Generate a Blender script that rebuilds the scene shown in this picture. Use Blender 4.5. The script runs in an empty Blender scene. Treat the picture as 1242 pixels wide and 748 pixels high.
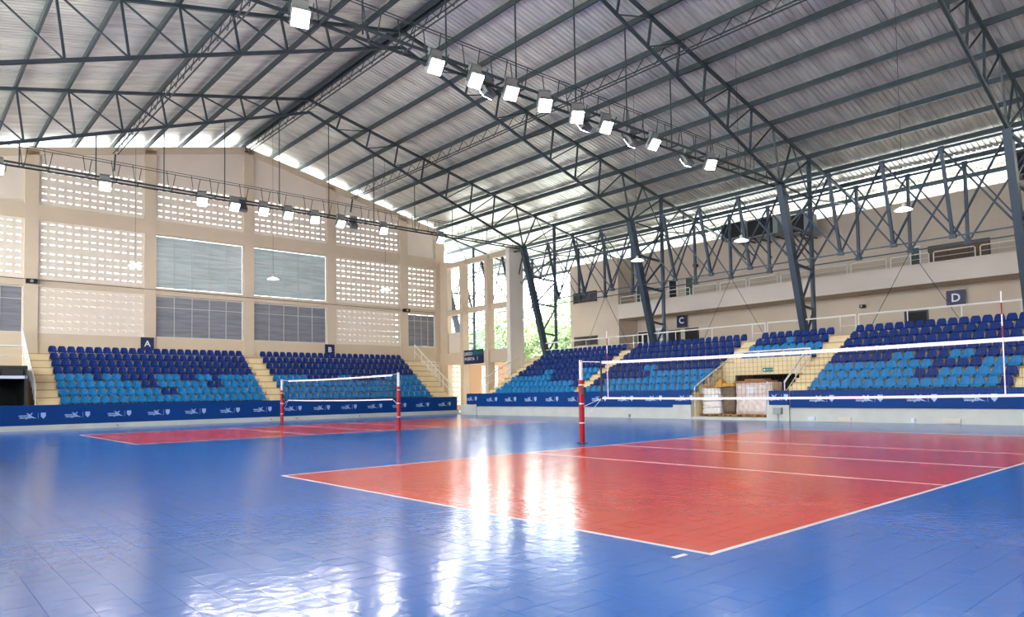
import bpy, bmesh, math, random
from mathutils import Vector, Matrix
random.seed(7)
C = bpy.context.scene.collection
S = bpy.context.scene
# ---------------------------------------------------------------- camera
cd = bpy.data.cameras.new('camera'); cam = bpy.data.objects.new('camera', cd); C.objects.link(cam)
FW = Vector((-0.74505, 0.66558, 0.04363)); RT = Vector((0.66557, 0.74615, -0.01688)); UP = Vector((0.04379, -0.01646, 0.99891))
cam.matrix_world = Matrix(((RT.x, UP.x, -FW.x, 12.521), (RT.y, UP.y, -FW.y, -5.311), (RT.z, UP.z, -FW.z, 1.428), (0, 0, 0, 1)))
cd.sensor_fit = 'HORIZONTAL'; cd.sensor_width = 36; cd.lens = 856.9 / 1242 * 36
cd.shift_x = -10.6 / 1242; cd.shift_y = 64.6 / 1242; cd.clip_end = 400; cd.clip_start = .05
S.camera = cam
# ---------------------------------------------------------------- sky and exposure
w = bpy.data.worlds.new('overcast'); S.world = w; w.use_nodes = True
nt = w.node_tree; nt.nodes.clear()
wo = nt.nodes.new('ShaderNodeOutputWorld'); bg = nt.nodes.new('ShaderNodeBackground')
bg.inputs[0].default_value = (.93, .97, 1.0, 1); bg.inputs[1].default_value = 11.5
nt.links.new(bg.outputs[0], wo.inputs[0])
S.view_settings.view_transform = 'Standard'; S.view_settings.look = 'None'
S.view_settings.gamma = 1; S.view_settings.exposure = 0.05
S.cycles.max_bounces = 8; S.cycles.diffuse_bounces = 4; S.cycles.glossy_bounces = 4
S.cycles.caustics_reflective = False; S.cycles.caustics_refractive = False
S.cycles.sample_clamp_indirect = 14
LAMP_W = 62.0          # each floodlight, watts
# ---------------------------------------------------------------- materials
def lin(c):
    return tuple((x / 255 / 12.92 if x / 255 <= .04045 else ((x / 255 + .055) / 1.055) ** 2.4) for x in c)
MC = {}
def mat(name, rgb, rough=.6, metal=0., noise=0., scale=6., bump=0., bscale=40., spec=.4, stretch=None, emit=0., rgb2=None, trans=0., alpha=1.):
    if name in MC: return MC[name]
    m = bpy.data.materials.new(name); m.use_nodes = True; n = m.node_tree; b = n.nodes['Principled BSDF']
    c = lin(rgb); b.inputs['Base Color'].default_value = (*c, 1)
    b.inputs['Roughness'].default_value = rough; b.inputs['Metallic'].default_value = metal
    b.inputs['Specular IOR Level'].default_value = spec
    if trans: b.inputs['Transmission Weight'].default_value = trans
    if alpha < 1: b.inputs['Alpha'].default_value = alpha
    tc = n.nodes.new('ShaderNodeTexCoord'); mp = n.nodes.new('ShaderNodeMapping'); n.links.new(tc.outputs['Object'], mp.inputs[0])
    geo = n.nodes.new('ShaderNodeNewGeometry')
    if stretch == 'world' or stretch is None or isinstance(stretch, tuple):
        n.links.new(geo.outputs['Position'], mp.inputs[0])
    if isinstance(stretch, tuple): mp.inputs['Scale'].default_value = stretch
    if noise or rgb2:
        t = n.nodes.new('ShaderNodeTexNoise'); t.inputs['Scale'].default_value = scale; t.inputs['Detail'].default_value = 5
        n.links.new(mp.outputs[0], t.inputs[0])
        r = n.nodes.new('ShaderNodeValToRGB'); n.links.new(t.outputs[0], r.inputs[0])
        r.color_ramp.elements[0].position = .3; r.color_ramp.elements[1].position = .7
        c2 = lin(rgb2) if rgb2 else tuple(x * (1 + noise) for x in c)
        c1 = c if rgb2 else tuple(x * (1 - noise) for x in c)
        r.color_ramp.elements[0].color = (*c1, 1); r.color_ramp.elements[1].color = (*c2, 1)
        n.links.new(r.outputs[0], b.inputs['Base Color'])
    if bump:
        t = n.nodes.new('ShaderNodeTexNoise'); t.inputs['Scale'].default_value = bscale; t.inputs['Detail'].default_value = 3
        n.links.new(mp.outputs[0], t.inputs[0])
        bp = n.nodes.new('ShaderNodeBump'); bp.inputs['Strength'].default_value = bump; bp.inputs['Distance'].default_value = .02
        n.links.new(t.outputs[0], bp.inputs['Height']); n.links.new(bp.outputs[0], b.inputs['Normal'])
    if emit:
        b.inputs['Emission Color'].default_value = (*c, 1); b.inputs['Emission Strength'].default_value = emit
    MC[name] = m; return m
STEEL = mat('blue_grey_painted_steel', (60, 72, 78), .45, .2, noise=.15, scale=3)
STEEL2 = mat('slate_blue_column_paint', (54, 70, 84), .4, .1, noise=.1, scale=2)
RIG = mat('green_grey_rig_steel', (62, 74, 74), .45, .2)
WALL = mat('beige_wall_paint', (205, 187, 163), .85, noise=.04, scale=.8, bump=.1)
WALLC = mat('cream_infill_paint', (222, 209, 194), .85, noise=.03, scale=.8)
BLOCK = mat('cream_breeze_block', (226, 214, 198), .85, noise=.04, scale=3)
BALC = mat('grey_beige_concrete', (200, 186, 168), .85, noise=.06, scale=.6, bump=.1)
BALC2 = mat('pale_concrete_band', (206, 196, 184), .85, noise=.05, scale=.6)
TIER = mat('sand_painted_concrete', (226, 205, 162), .75, noise=.07, scale=1.3, bump=.1)
EDGE_SHADE = mat('shaded_step_edge', (176, 154, 116), .8)  # added strip; its darker colour stands in for shading along the tier edges
KERB = mat('pale_kerb_concrete', (205, 205, 192), .75, noise=.06, scale=1.5)
NAVY = mat('navy_seat_plastic', (0, 42, 112), .5, spec=.2, noise=.08, scale=1)
SKYB = mat('sky_blue_seat_plastic', (0, 116, 176), .45, spec=.25, noise=.08, scale=1)
BANNER = mat('blue_banner_vinyl', (0, 58, 124), .6, spec=.2, noise=.08, scale=.7)
WHITE = mat('white_print', (225, 228, 238), .6)
LOGO = mat('pale_blue_print', (165, 192, 225), .6)
SIGNB = mat('dark_navy_sign', (14, 32, 74), .45)
TEALP = mat('teal_print', (12, 84, 104), .5)
REDP = mat('red_pole_padding', (165, 14, 22), .5, noise=.1, scale=4)
WPOLE = mat('white_enamel', (226, 226, 226), .35)
RAIL = mat('white_rail_paint', (232, 230, 224), .4)
TAPE = mat('white_net_tape', (236, 226, 228), .7)
BLACK = mat('black_strap', (18, 18, 22), .6)
NETC = mat('dark_net_cord', (70, 62, 60), .8)
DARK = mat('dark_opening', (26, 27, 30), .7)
GLASSD = mat('dark_window_glass', (44, 46, 50), .12, spec=.8)
BROWN = mat('brown_window_screen', (96, 74, 52), .6)
GREEN = mat('dark_green_door', (54, 78, 66), .5)
EXITG = mat('green_exit_sign', (20, 112, 76), .4)
WOOD = mat('pallet_wood', (168, 124, 76), .8, noise=.2, scale=6, stretch=(1, 1, 8))
CARD = mat('brown_cardboard', (160, 112, 78), .85, noise=.1, scale=5)
FILM = mat('shrink_wrapped_cartons', (196, 172, 156), .28, rgb2=(228, 214, 204), scale=5, bump=.6, bscale=9)
WRAPD = mat('dark_wrapped_bundle', (104, 84, 62), .45, noise=.2, scale=6, bump=.5, bscale=12)
CLOTH = mat('ochre_cloth', (206, 156, 72), .9, noise=.12, scale=7, bump=.6, bscale=10)
WHBAG = mat('white_wrapped_goods', (228, 222, 214), .4, noise=.12, scale=9, bump=.7, bscale=14)
GREYBOX = mat('grey_electrical_box', (140, 150, 152), .5)
LAMPH = mat('grey_lamp_housing', (150, 154, 150), .45, .3)
LED = mat('lit_led_panel', (255, 253, 244), .5, emit=60)
PEND = mat('lit_pendant_bowl', (255, 252, 240), .5, emit=5)
LINE = mat('white_court_line', (232, 226, 226), .25)
BOUNCE_GROUND = mat('pale_bounce_ground', (216, 214, 206), .95, noise=.2, scale=.4)  # pale tone chosen so the outside ground bounces sky light up to the roof
PLAST = mat('outside_rendered_wall', (190, 180, 166), .9)
FRAMEG = mat('dark_aluminium', (52, 58, 62), .4, .4)
MULL = mat('grey_window_bar', (196, 196, 190), .5, .2)

def floor_mat(name, rgb, rough):
    m = bpy.data.materials.new(name); m.use_nodes = True; n = m.node_tree; b = n.nodes['Principled BSDF']
    g = n.nodes.new('ShaderNodeNewGeometry')
    t = n.nodes.new('ShaderNodeTexNoise'); t.inputs['Scale'].default_value = .35; t.inputs['Detail'].default_value = 6
    n.links.new(g.outputs['Position'], t.inputs[0])
    r = n.nodes.new('ShaderNodeValToRGB'); n.links.new(t.outputs[0], r.inputs[0])
    c = lin(rgb)
    r.color_ramp.elements[0].position = .3; r.color_ramp.elements[0].color = (*(x * .88 for x in c), 1)
    r.color_ramp.elements[1].position = .7; r.color_ramp.elements[1].color = (*(min(1, x * 1.1 + .004) for x in c), 1)
    n.links.new(r.outputs[0], b.inputs['Base Color'])
    t2 = n.nodes.new('ShaderNodeTexNoise'); t2.inputs['Scale'].default_value = 9.; t2.inputs['Detail'].default_value = 3
    n.links.new(g.outputs['Position'], t2.inputs[0])
    bp = n.nodes.new('ShaderNodeBump'); bp.inputs['Strength'].default_value = .42; bp.inputs['Distance'].default_value = .008
    n.links.new(t2.outputs[0], bp.inputs['Height']); n.links.new(bp.outputs[0], b.inputs['Normal'])
    b.inputs['Roughness'].default_value = rough; b.inputs['Specular IOR Level'].default_value = .62
    return m
FB = floor_mat('blue_sport_tile', (0, 98, 190), .155)
FR = floor_mat('red_sport_tile', (216, 54, 30), .17)

def roof_mat():
    m = bpy.data.materials.new('galvanised_roof_sheet'); m.use_nodes = True; n = m.node_tree; b = n.nodes['Principled BSDF']
    g = n.nodes.new('ShaderNodeNewGeometry'); mp = n.nodes.new('ShaderNodeMapping'); n.links.new(g.outputs['Position'], mp.inputs[0])
    mp.inputs['Scale'].default_value = (1.9, .35, .35)
    t = n.nodes.new('ShaderNodeTexNoise'); t.inputs['Scale'].default_value = 1.4; t.inputs['Detail'].default_value = 7
    n.links.new(mp.outputs[0], t.inputs[0])
    r = n.nodes.new('ShaderNodeValToRGB'); n.links.new(t.outputs[0], r.inputs[0])
    e = r.color_ramp.elements
    e[0].position = .3; e[0].color = (.66, .68, .64, 1); e[1].position = .66; e[1].color = (.95, .97, .91, 1)
    n.links.new(r.outputs[0], b.inputs['Base Color'])
    q = n.nodes.new('ShaderNodeMapRange'); q.inputs[3].default_value = .24; q.inputs[4].default_value = .40
    n.links.new(t.outputs[0], q.inputs[0]); n.links.new(q.outputs[0], b.inputs['Roughness'])
    b.inputs['Metallic'].default_value = .55
    return m
ROOF = roof_mat()

def louvre_mat(name, rgb, tr):
    m = bpy.data.materials.new(name); m.use_nodes = True; n = m.node_tree; n.nodes.clear()
    o = n.nodes.new('ShaderNodeOutputMaterial'); mx = n.nodes.new('ShaderNodeMixShader')
    d = n.nodes.new('ShaderNodeBsdfPrincipled'); tl = n.nodes.new('ShaderNodeBsdfTranslucent')
    g = n.nodes.new('ShaderNodeNewGeometry'); mp = n.nodes.new('ShaderNodeMapping'); n.links.new(g.outputs['Position'], mp.inputs[0])
    mp.inputs['Scale'].default_value = (1, .5, 6.5)
    t = n.nodes.new('ShaderNodeTexNoise'); t.inputs['Scale'].default_value = 1.3; t.inputs['Detail'].default_value = 3; n.links.new(mp.outputs[0], t.inputs[0])
    r = n.nodes.new('ShaderNodeValToRGB'); n.links.new(t.outputs[0], r.inputs[0]); c = lin(rgb)
    r.color_ramp.elements[0].position = .35; r.color_ramp.elements[0].color = (*(x * .84 for x in c), 1)
    r.color_ramp.elements[1].position = .65; r.color_ramp.elements[1].color = (*(min(1, x * 1.12) for x in c), 1)
    n.links.new(r.outputs[0], d.inputs['Base Color']); n.links.new(r.outputs[0], tl.inputs[0]); d.inputs['Roughness'].default_value = .3
    mx.inputs[0].default_value = tr; n.links.new(d.outputs[0], mx.inputs[1]); n.links.new(tl.outputs[0], mx.inputs[2]); n.links.new(mx.outputs[0], o.inputs[0])
    return m
LOUV = louvre_mat('pale_louvre_glass', (178, 186, 186), .3)
LOUVD = louvre_mat('smoky_louvre_glass', (140, 140, 148), .25)

# ---------------------------------------------------------------- builders
def link(o, parent=None):
    C.objects.link(o)
    if parent is not None: o.parent = parent
    return o
def tag(o, label=None, cat=None, group=None, kind=None):
    if label: o['label'] = label
    if cat: o['category'] = cat
    if group: o['group'] = group
    if kind: o['kind'] = kind
    return o
def thing(name, loc, label, cat, group=None):
    o = bpy.data.objects.new(name, None); o.location = loc; o.empty_display_size = .2
    return tag(link(o), label, cat, group)
def base(p):                                   # world position of a parent chain (translations only)
    v = Vector((0, 0, 0))
    while p is not None:
        v = v + Vector(p.location); p = p.parent
    return v
MB = {}
def unit(kind, m):
    k = (kind, m.name)
    if k in MB: return MB[k]
    bm = bmesh.new()
    if kind == 'box': bmesh.ops.create_cube(bm, size=1)
    elif kind == 'rod': bmesh.ops.create_cone(bm, cap_ends=True, segments=8, radius1=.5, radius2=.5, depth=1)
    elif kind == 'rod16': bmesh.ops.create_cone(bm, cap_ends=True, segments=16, radius1=.5, radius2=.5, depth=1)
    elif kind == 'angle':                      # L-section along z
        pts = [(-.5, -.5), (.5, -.5), (.5, -.34), (-.34, -.34), (-.34, .5), (-.5, .5)]
        lo = [bm.verts.new((x, y, -.5)) for x, y in pts]; hi = [bm.verts.new((x, y, .5)) for x, y in pts]
        for i in range(6): bm.faces.new((lo[i], lo[(i + 1) % 6], hi[(i + 1) % 6], hi[i]))
        bm.faces.new(lo[::-1]); bm.faces.new(hi)
    elif kind == 'chan':                       # C-section along z
        pts = [(-.5, -.5), (.5, -.5), (.5, -.42), (-.34, -.42), (-.34, .42), (.5, .42), (.5, .5), (-.5, .5)]
        lo = [bm.verts.new((x, y, -.5)) for x, y in pts]; hi = [bm.verts.new((x, y, .5)) for x, y in pts]
        for i in range(8): bm.faces.new((lo[i], lo[(i + 1) % 8], hi[(i + 1) % 8], hi[i]))
        bm.faces.new(lo[::-1]); bm.faces.new(hi)
    me = bpy.data.meshes.new(kind + '_' + m.name); bm.to_mesh(me); bm.free(); me.materials.append(m)
    MB[k] = me; return me
def box(name, lo, hi, m, parent=None):
    o = bpy.data.objects.new(name, unit('box', m)); link(o, parent)
    lo = Vector(lo); hi = Vector(hi); o.location = (lo + hi) / 2 - base(parent); o.scale = hi - lo
    return o
def bar(name, p, q, wd, m, parent=None, kind='box', h=None):
    p = Vector(p); q = Vector(q); d = q - p; L = d.length
    o = bpy.data.objects.new(name, unit(kind, m)); link(o, parent)
    z = d.normalized(); up = Vector((0, 0, 1)) if abs(z.z) < .95 else Vector((1, 0, 0))
    x = up.cross(z).normalized(); y = z.cross(x)
    R = Matrix((x, y, z)).transposed().to_4x4()
    o.matrix_basis = Matrix.Translation((p + q) / 2 - base(parent)) @ R @ Matrix.Diagonal((wd, h or wd, L, 1))
    return o
def mesh(name, verts, faces, m, parent=None, loc=None, mats=None, midx=None, smooth=False):
    me = bpy.data.meshes.new(name); me.from_pydata(verts, [], faces)
    for k in (mats or [m]): me.materials.append(k)
    if midx: me.polygons.foreach_set('material_index', midx)
    if smooth: me.polygons.foreach_set('use_smooth', [True] * len(me.polygons))
    me.update()
    o = bpy.data.objects.new(name, me); link(o, parent)
    o.location = Vector(loc or (0, 0, 0)) - base(parent)
    return o
class MBuf:
    def __init__(s): s.v = []; s.f = []; s.i = []
    def box(s, lo, hi, mi=0):
        n = len(s.v); a, b = lo, hi
        s.v += [(a[0], a[1], a[2]), (b[0], a[1], a[2]), (b[0], b[1], a[2]), (a[0], b[1], a[2]), (a[0], a[1], b[2]), (b[0], a[1], b[2]), (b[0], b[1], b[2]), (a[0], b[1], b[2])]
        for q in ((0, 3, 2, 1), (4, 5, 6, 7), (0, 1, 5, 4), (1, 2, 6, 5), (2, 3, 7, 6), (3, 0, 4, 7)):
            s.f.append(tuple(n + k for k in q)); s.i.append(mi)
    def prism(s, pts, d, mi=0):                # polygon pts (3D) extruded by vector d
        n = len(s.v); k = len(pts)
        s.v += [tuple(p) for p in pts] + [(p[0] + d[0], p[1] + d[1], p[2] + d[2]) for p in pts]
        s.f.append(tuple(range(n + k - 1, n - 1, -1))); s.i.append(mi)
        s.f.append(tuple(range(n + k, n + 2 * k))); s.i.append(mi)
        for j in range(k):
            s.f.append((n + j, n + (j + 1) % k, n + k + (j + 1) % k, n + k + j)); s.i.append(mi)
    def build(s, name, m, parent=None, loc=None, mats=None):
        return mesh(name, s.v, s.f, m, parent, loc, mats, s.i)
def tube(name, pts, r, m, parent=None, seg=8):
    P = [Vector(p) for p in pts]; n = len(P); V = []; F = []
    for i, p in enumerate(P):
        d = (P[min(i + 1, n - 1)] - P[max(i - 1, 0)]).normalized()
        u = Vector((0, 1, 0)) if abs(d.y) < .7 else Vector((1, 0, 0))
        x = u.cross(d).normalized(); y = d.cross(x)
        V += [tuple(p + (x * math.cos(2 * math.pi * k / seg) + y * math.sin(2 * math.pi * k / seg)) * r) for k in range(seg)]
    for i in range(n - 1):
        for k in range(seg): F.append((i * seg + k, i * seg + (k + 1) % seg, (i + 1) * seg + (k + 1) % seg, (i + 1) * seg + k))
    F.append(tuple(range(seg))[::-1]); F.append(tuple(range((n - 1) * seg, n * seg)))
    return mesh(name, V, F, m, parent, (0, 0, 0))
def text(name, s, size, loc, rot, m, parent=None, ext=.004, bold=0., xs=1.):
    cu = bpy.data.curves.new(name, 'FONT'); cu.body = s; cu.size = size; cu.align_x = 'CENTER'; cu.align_y = 'CENTER'
    cu.extrude = ext; cu.offset = bold; cu.resolution_u = 3
    tmp = bpy.data.objects.new(name, cu); C.objects.link(tmp); dg = bpy.context.evaluated_depsgraph_get()
    me = bpy.data.meshes.new_from_object(tmp.evaluated_get(dg)); bpy.data.objects.remove(tmp, do_unlink=True)
    me.materials.clear(); me.materials.append(m)
    o = link(bpy.data.objects.new(name, me), parent); o.location = Vector(loc) - base(parent); o.rotation_euler = rot; o.scale.x = xs
    return o
ORD = ['', 'first', 'second', 'third', 'fourth', 'fifth', 'sixth', 'seventh', 'eighth', 'ninth', 'tenth', 'eleventh', 'twelfth', 'thirteenth', 'fourteenth', 'fifteenth', 'sixteenth', 'seventeenth', 'eighteenth', 'nineteenth', 'twentieth']
FX = [-34 + 9.7 * k for k in range(6)]
RY = 12.0
def ztop(y): return 18.05 - .232 * abs(y - RY)
def zbot(y): return 17.33 - .352 * abs(y - RY)
# ================================================================ FLOOR
XL, XR, YN, YF = -28.5, 21.0, -9.0, 23.9
fl = tag(box('floor', (XL - .6, YN - .2, -.3), (XR + .5, YF + 6, -.012), mat('dark_blue_subfloor', (16, 44, 86), .8)), kind='structure')
def is_red(x, y): return (0 <= x < 9 and 0 <= y < 18) or (-21.25 <= x < -12.25 and .5 <= y < 18.5)
Tm = {}
def tile_mesh(red):
    if red in Tm: return Tm[red]
    b = MBuf(); h = .1242; t = .1236
    v = [(-h, -h, -.012), (h, -h, -.012), (h, h, -.012), (-h, h, -.012), (-h, -h, -.002), (h, -h, -.002), (h, h, -.002), (-h, h, -.002), (-t, -t, 0), (t, -t, 0), (t, t, 0), (-t, t, 0)]
    f = [(8, 9, 10, 11)] + [(i, (i + 1) % 4, 4 + (i + 1) % 4, 4 + i) for i in range(4)] + [(4 + i, 4 + (i + 1) % 4, 8 + (i + 1) % 4, 8 + i) for i in range(4)]
    me = bpy.data.meshes.new('floor_tile'); me.from_pydata(v, [], f); me.materials.append(FR if red else FB); Tm[red] = me
    return me
cells = []
nx0, nx1 = int(round(XL / .25)), int(round(XR / .25)); ny0, ny1 = int(YN / .25), int(round(YF / .25))
cp = Vector((12.521, -5.311, 1.428)); scored = []
for i in range(nx0, nx1):
    for j in range(ny0, ny1 + 1):
        x = i * .25 + .125; y = j * .25 + .125
        if y > YF: continue
        d = Vector((x, y, 0)) - cp; z = d.dot(FW)
        vis = False
        if z > .5:
            px = 631.6 + 856.9 * d.dot(RT) / z; py = 438.6 - 856.9 * d.dot(UP) / z
            vis = 0 < px < 1242 and py < 748
        cells.append((x, y, z if vis else 1e9))
near = set(id(c) for c in sorted(cells, key=lambda c: c[2])[:300])
V = []; F = []; MI = []
for c in cells:
    x, y, z = c; red = is_red(x, y)
    tx = random.gauss(0, .0032); ty = random.gauss(0, .0032)
    if id(c) in near:
        o = bpy.data.objects.new('floor_tile', tile_mesh(red)); link(o, fl)
        b0 = Vector(fl.location); s0 = fl.scale
        o.matrix_parent_inverse = Matrix.LocRotScale(b0, None, s0).inverted()
        o.location = (x, y, 0); o.rotation_euler = (tx, ty, 0)
    else:
        n = len(V); h = .1238
        far = z > 22
        V += [(x + sx * h, y + sy * h, -ty * sx * h + tx * sy * h) for sx, sy in ((-1, -1), (1, -1), (1, 1), (-1, 1))]
        F.append((n, n + 1, n + 2, n + 3)); MI.append(1 if red else 0)
        if not far:
            V += [(x + sx * h, y + sy * h, -.012) for sx, sy in ((-1, -1), (1, -1), (1, 1), (-1, 1))]
            for k in range(4): F.append((n + 4 + k, n + 4 + (k + 1) % 4, n + (k + 1) % 4, n + k)); MI.append(1 if red else 0)
def under(parent, o):
    o.parent = parent; o.matrix_parent_inverse = Matrix.LocRotScale(Vector(parent.location), None, Vector(parent.scale)).inverted()
    return o
o = mesh('floor_tile_field', V, F, FB, None, mats=[FB, FR], midx=MI); under(fl, o); tag(o, kind='stuff')
def court(x0, y0):
    L = []
    def ln(a, b, c, d): L.append(under(fl, box('court_line', (a, b, -.001), (c, d, .0022), LINE)))
    ln(x0, y0, x0 + 9, y0 + .05); ln(x0, y0 + 17.95, x0 + 9, y0 + 18)
    ln(x0, y0 + .05, x0 + .05, y0 + 17.95); ln(x0 + 8.95, y0 + .05, x0 + 9, y0 + 17.95)
    for yy in (6, 9, 12): ln(x0 + .05, y0 + yy - .025, x0 + 8.95, y0 + yy + .025)
    for xx in (.05, 8.8): ln(x0 + xx, y0 - .3, x0 + xx + .05, y0 - .12) if xx > 1 else None
court(0, 0); court(-21.25, .5)
# ================================================================ LEFT WALL
XW = -34.0
PIL = [(-5.6, -4.95), (.03, .68), (5.98, 6.62), (11.92, 12.58), (17.82, 18.48), (23.85, 24.55), (27.15, 28.05)]
wl = tag(box('wall_left', (XW - .3, -9, 11.42), (XW + .1, 28.05, 12.27), WALL), kind='structure')
def wbox(name, lo, hi, m): return under(wl, box(name, lo, hi, m))
def gz(y): return 18.0 - .222 * abs(y - 12.1)
wbox('sill_wall', (XW - .25, -9, 0), (XW + .05, 25.2, 5.14), WALL)
wbox('sill_wall', (XW - .25, 25.2, 0), (XW + .05, 28.05, 1.75), WALL); wbox('sill_wall', (XW - .25, 25.2, 4.05), (XW + .05, 28.05, 5.14), WALL); wbox('sill_wall', (XW - .25, 27.6, 1.75), (XW + .05, 28.05, 4.05), WALL)
wbox('middle_beam', (XW - .28, -9, 7.72), (XW + .08, 28.05, 8.13), WALL)
for a, b in PIL:
    zt = min(gz(a), gz(b)); wbox('pillar', (XW - .3, a, 0 if a < 27 else 4.0), (XW + .12, b, zt - .1), WALL)
b_ = MBuf()
for y0, y1 in ((-9, 12.1), (12.1, 28.05)):
    b_.prism([(XW - .3, y0, gz(y0) - .42), (XW - .3, y1, gz(y1) - .42), (XW - .3, y1, gz(y1)), (XW - .3, y0, gz(y0))], (.42, 0, 0))
under(wl, b_.build('gable_beam', WALL))
bays = [(-4.95, .03), (.68, 5.98), (6.62, 11.92), (12.58, 17.82), (18.48, 23.85), (24.55, 27.15)]
bays = [(PIL[i][1], PIL[i + 1][0]) for i in range(6)]
BM = {}
def block_mesh(wd, ht):
    k = (round(wd, 3), round(ht, 3))
    if k in BM: return BM[k]
    b = MBuf(); D = .1; ow = wd * .28; a = wd / 2 + .001; c = ht / 2 + .001; top = ht * .25; bot = -ht * .03
    b.box((-D, -a, -c), (0, -ow, c)); b.box((-D, ow, -c), (0, a, c)); b.box((-D, -ow, top), (0, ow, c)); b.box((-D, -ow, -c), (0, ow, bot))
    b.prism([(-D, -ow, bot), (-D, ow, bot), (-D, ow, bot + ht * .16), (-D, -ow, bot + ht * .16)], (.05, 0, -.0))
    me = bpy.data.meshes.new('breeze_block'); me.from_pydata(b.v, [], b.f); me.materials.append(BLOCK); BM[k] = me
    return me
def pierced(y0, y1, z0, z1, rows, gap=.12, name='pierced_panel', xw=XW, cols=None):
    n = cols or max(1, round((y1 - y0 - .1) / .405))
    wd = (y1 - y0 - .1) / n; half = rows // 2; ht = (z1 - z0 - gap - .1) / rows
    p = box(name, (xw - .1, y0, z0 + .05 + half * ht), (xw, y1, z0 + .05 + half * ht + gap), BLOCK); under(wl, p)
    for r in range(rows):
        zc = z0 + .05 + (r + .5) * ht + (gap if r >= half else 0)
        for k in range(n):
            o = bpy.data.objects.new('breeze_block', block_mesh(wd, ht)); link(o)
            o.parent = p; o.matrix_parent_inverse = (Matrix.LocRotScale(Vector(wl.location), None, Vector(wl.scale)) @ p.matrix_parent_inverse @ Matrix.LocRotScale(Vector(p.location), None, Vector(p.scale))).inverted()
            o.location = (xw, y0 + .05 + (k + .5) * wd, zc)
    for lo, hi in (((y0, z0), (y0 + .05, z1)), ((y1 - .05, z0), (y1, z1)), ((y0, z0), (y1, z0 + .05)), ((y0, z1 - .05), (y1, z1))):
        pass
    wbox('panel_border', (xw - .1, y0, z0), (xw - .001, y1, z0 + .05), BLOCK); wbox('panel_border', (xw - .1, y0, z1 - .05), (xw - .001, y1, z1), BLOCK)
    wbox('panel_border', (xw - .1, y0, z0 + .05), (xw - .001, y0 + .05, z1 - .05), BLOCK); wbox('panel_border', (xw - .1, y1 - .05, z0 + .05), (xw - .001, y1, z1 - .05), BLOCK)
for (y0, y1) in bays[1:5]: pierced(y0, y1, 12.27, 14.72, 6)
for i in (0, 1, 4, 5): pierced(*bays[i], 8.13, 11.42, 8)
for i in (1, 4): pierced(*bays[i], 5.14, 7.72, 6)
def infill(y0, y1, z0):                       # plain plastered triangle under the gable beam
    b = MBuf()
    ys = [y0, y1] if not (y0 < 12.1 < y1) else [y0, 12.1, y1]
    pts = [(XW - .12, y0, z0), (XW - .12, y1, z0)] + [(XW - .12, y, gz(y) - .3) for y in ys[::-1]]
    b.prism(pts, (.1, 0, 0)); return under(wl, b.build('plaster_infill', WALLC))
infill(*bays[0], 12.27)
for i in (1, 2, 3, 4): infill(*bays[i], 14.72)
infill(*bays[5], 12.27)
wn = 0
def window(y0, y1, z0, z1, cols, splits, m):
    global wn; wn += 1
    wname = 'window_%d' % wn
    b = MBuf(); t = .05; xa, xb = XW - .16, XW - .04
    for q in ((y0, z0, y1, z0 + t), (y0, z1 - t, y1, z1), (y0, z0 + t, y0 + t, z1 - t), (y1 - t, z0 + t, y1, z1 - t)):
        b.box((xa, q[0], q[1]), (xb, q[2], q[3]))
    f = tag(b.build(wname, MULL), kind='structure')
    zs = [z0 + t] + splits + [z1 - t]; dy = (y1 - y0 - 2 * t) / cols
    for k in range(cols):
        for r in range(len(zs) - 1):
            box('pane', (XW - .12, y0 + t + k * dy + .02, zs[r] + .02), (XW - .105, y0 + t + (k + 1) * dy - .02, zs[r + 1] - .02), m, f)
    for k in range(1, cols): box('mullion', (XW - .15, y0 + t + k * dy - .02, z0 + t), (XW - .06, y0 + t + k * dy + .02, z1 - t), MULL, f)
    for z in splits: box('transom', (XW - .145, y0 + t, z - .02), (XW - .065, y1 - t, z + .02), MULL, f)
for i in (2, 3):
    window(*bays[i], 8.13, 11.42, 5, [9.25, 10.4], LOUV)
    window(*bays[i], 5.14, 7.72, 5, [7.0], LOUVD)
window(*bays[0], 5.14, 7.72, 5, [7.0], LOUVD)
window(*bays[5], 5.14, 7.72, 4, [7.2], LOUVD)
# cable and cameras on the middle beam
tube('beam_cable', [(XW + .14, -3, 8.1), (XW + .14, .3, 8.07), (XW + .14, 12, 7.98), (XW + .14, 27, 7.9)], .015, BLACK); tag(bpy.data.objects['beam_cable'], 'thin dark cable running along the middle beam of the gable wall', 'cable')
def camera_box(y, z, lab):
    t = thing('wall_camera', (XW + .14, y, z), lab, 'security camera')
    box('housing', (XW + .12, y - .25, z - .12), (XW + .4, y + .25, z + .12), BLACK, t)
    bar('lens', (XW + .4, y, z), (XW + .44, y, z), .16, LAMPH, t, 'rod16'); return t
camera_box(.35, 7.95, 'small black camera box on the beam left of the lower pierced panel')
camera_box(24.3, 7.9, 'small black camera box on the pillar right of the lower pierced panel')
# low pierced screens and portal corner
pierced(25.2, 27.6, 1.75, 4.05, 6, gap=.06)
pierced(28.65, 29.9, .5, 3.75, 8, gap=.06, cols=3)
pierced(31.9, 33.6, .5, 3.75, 8, gap=.06, cols=4)
wbox('pillar', (XW - .3, 28.05, 0), (XW + .1, 28.62, 4.6), WALL)
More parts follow.
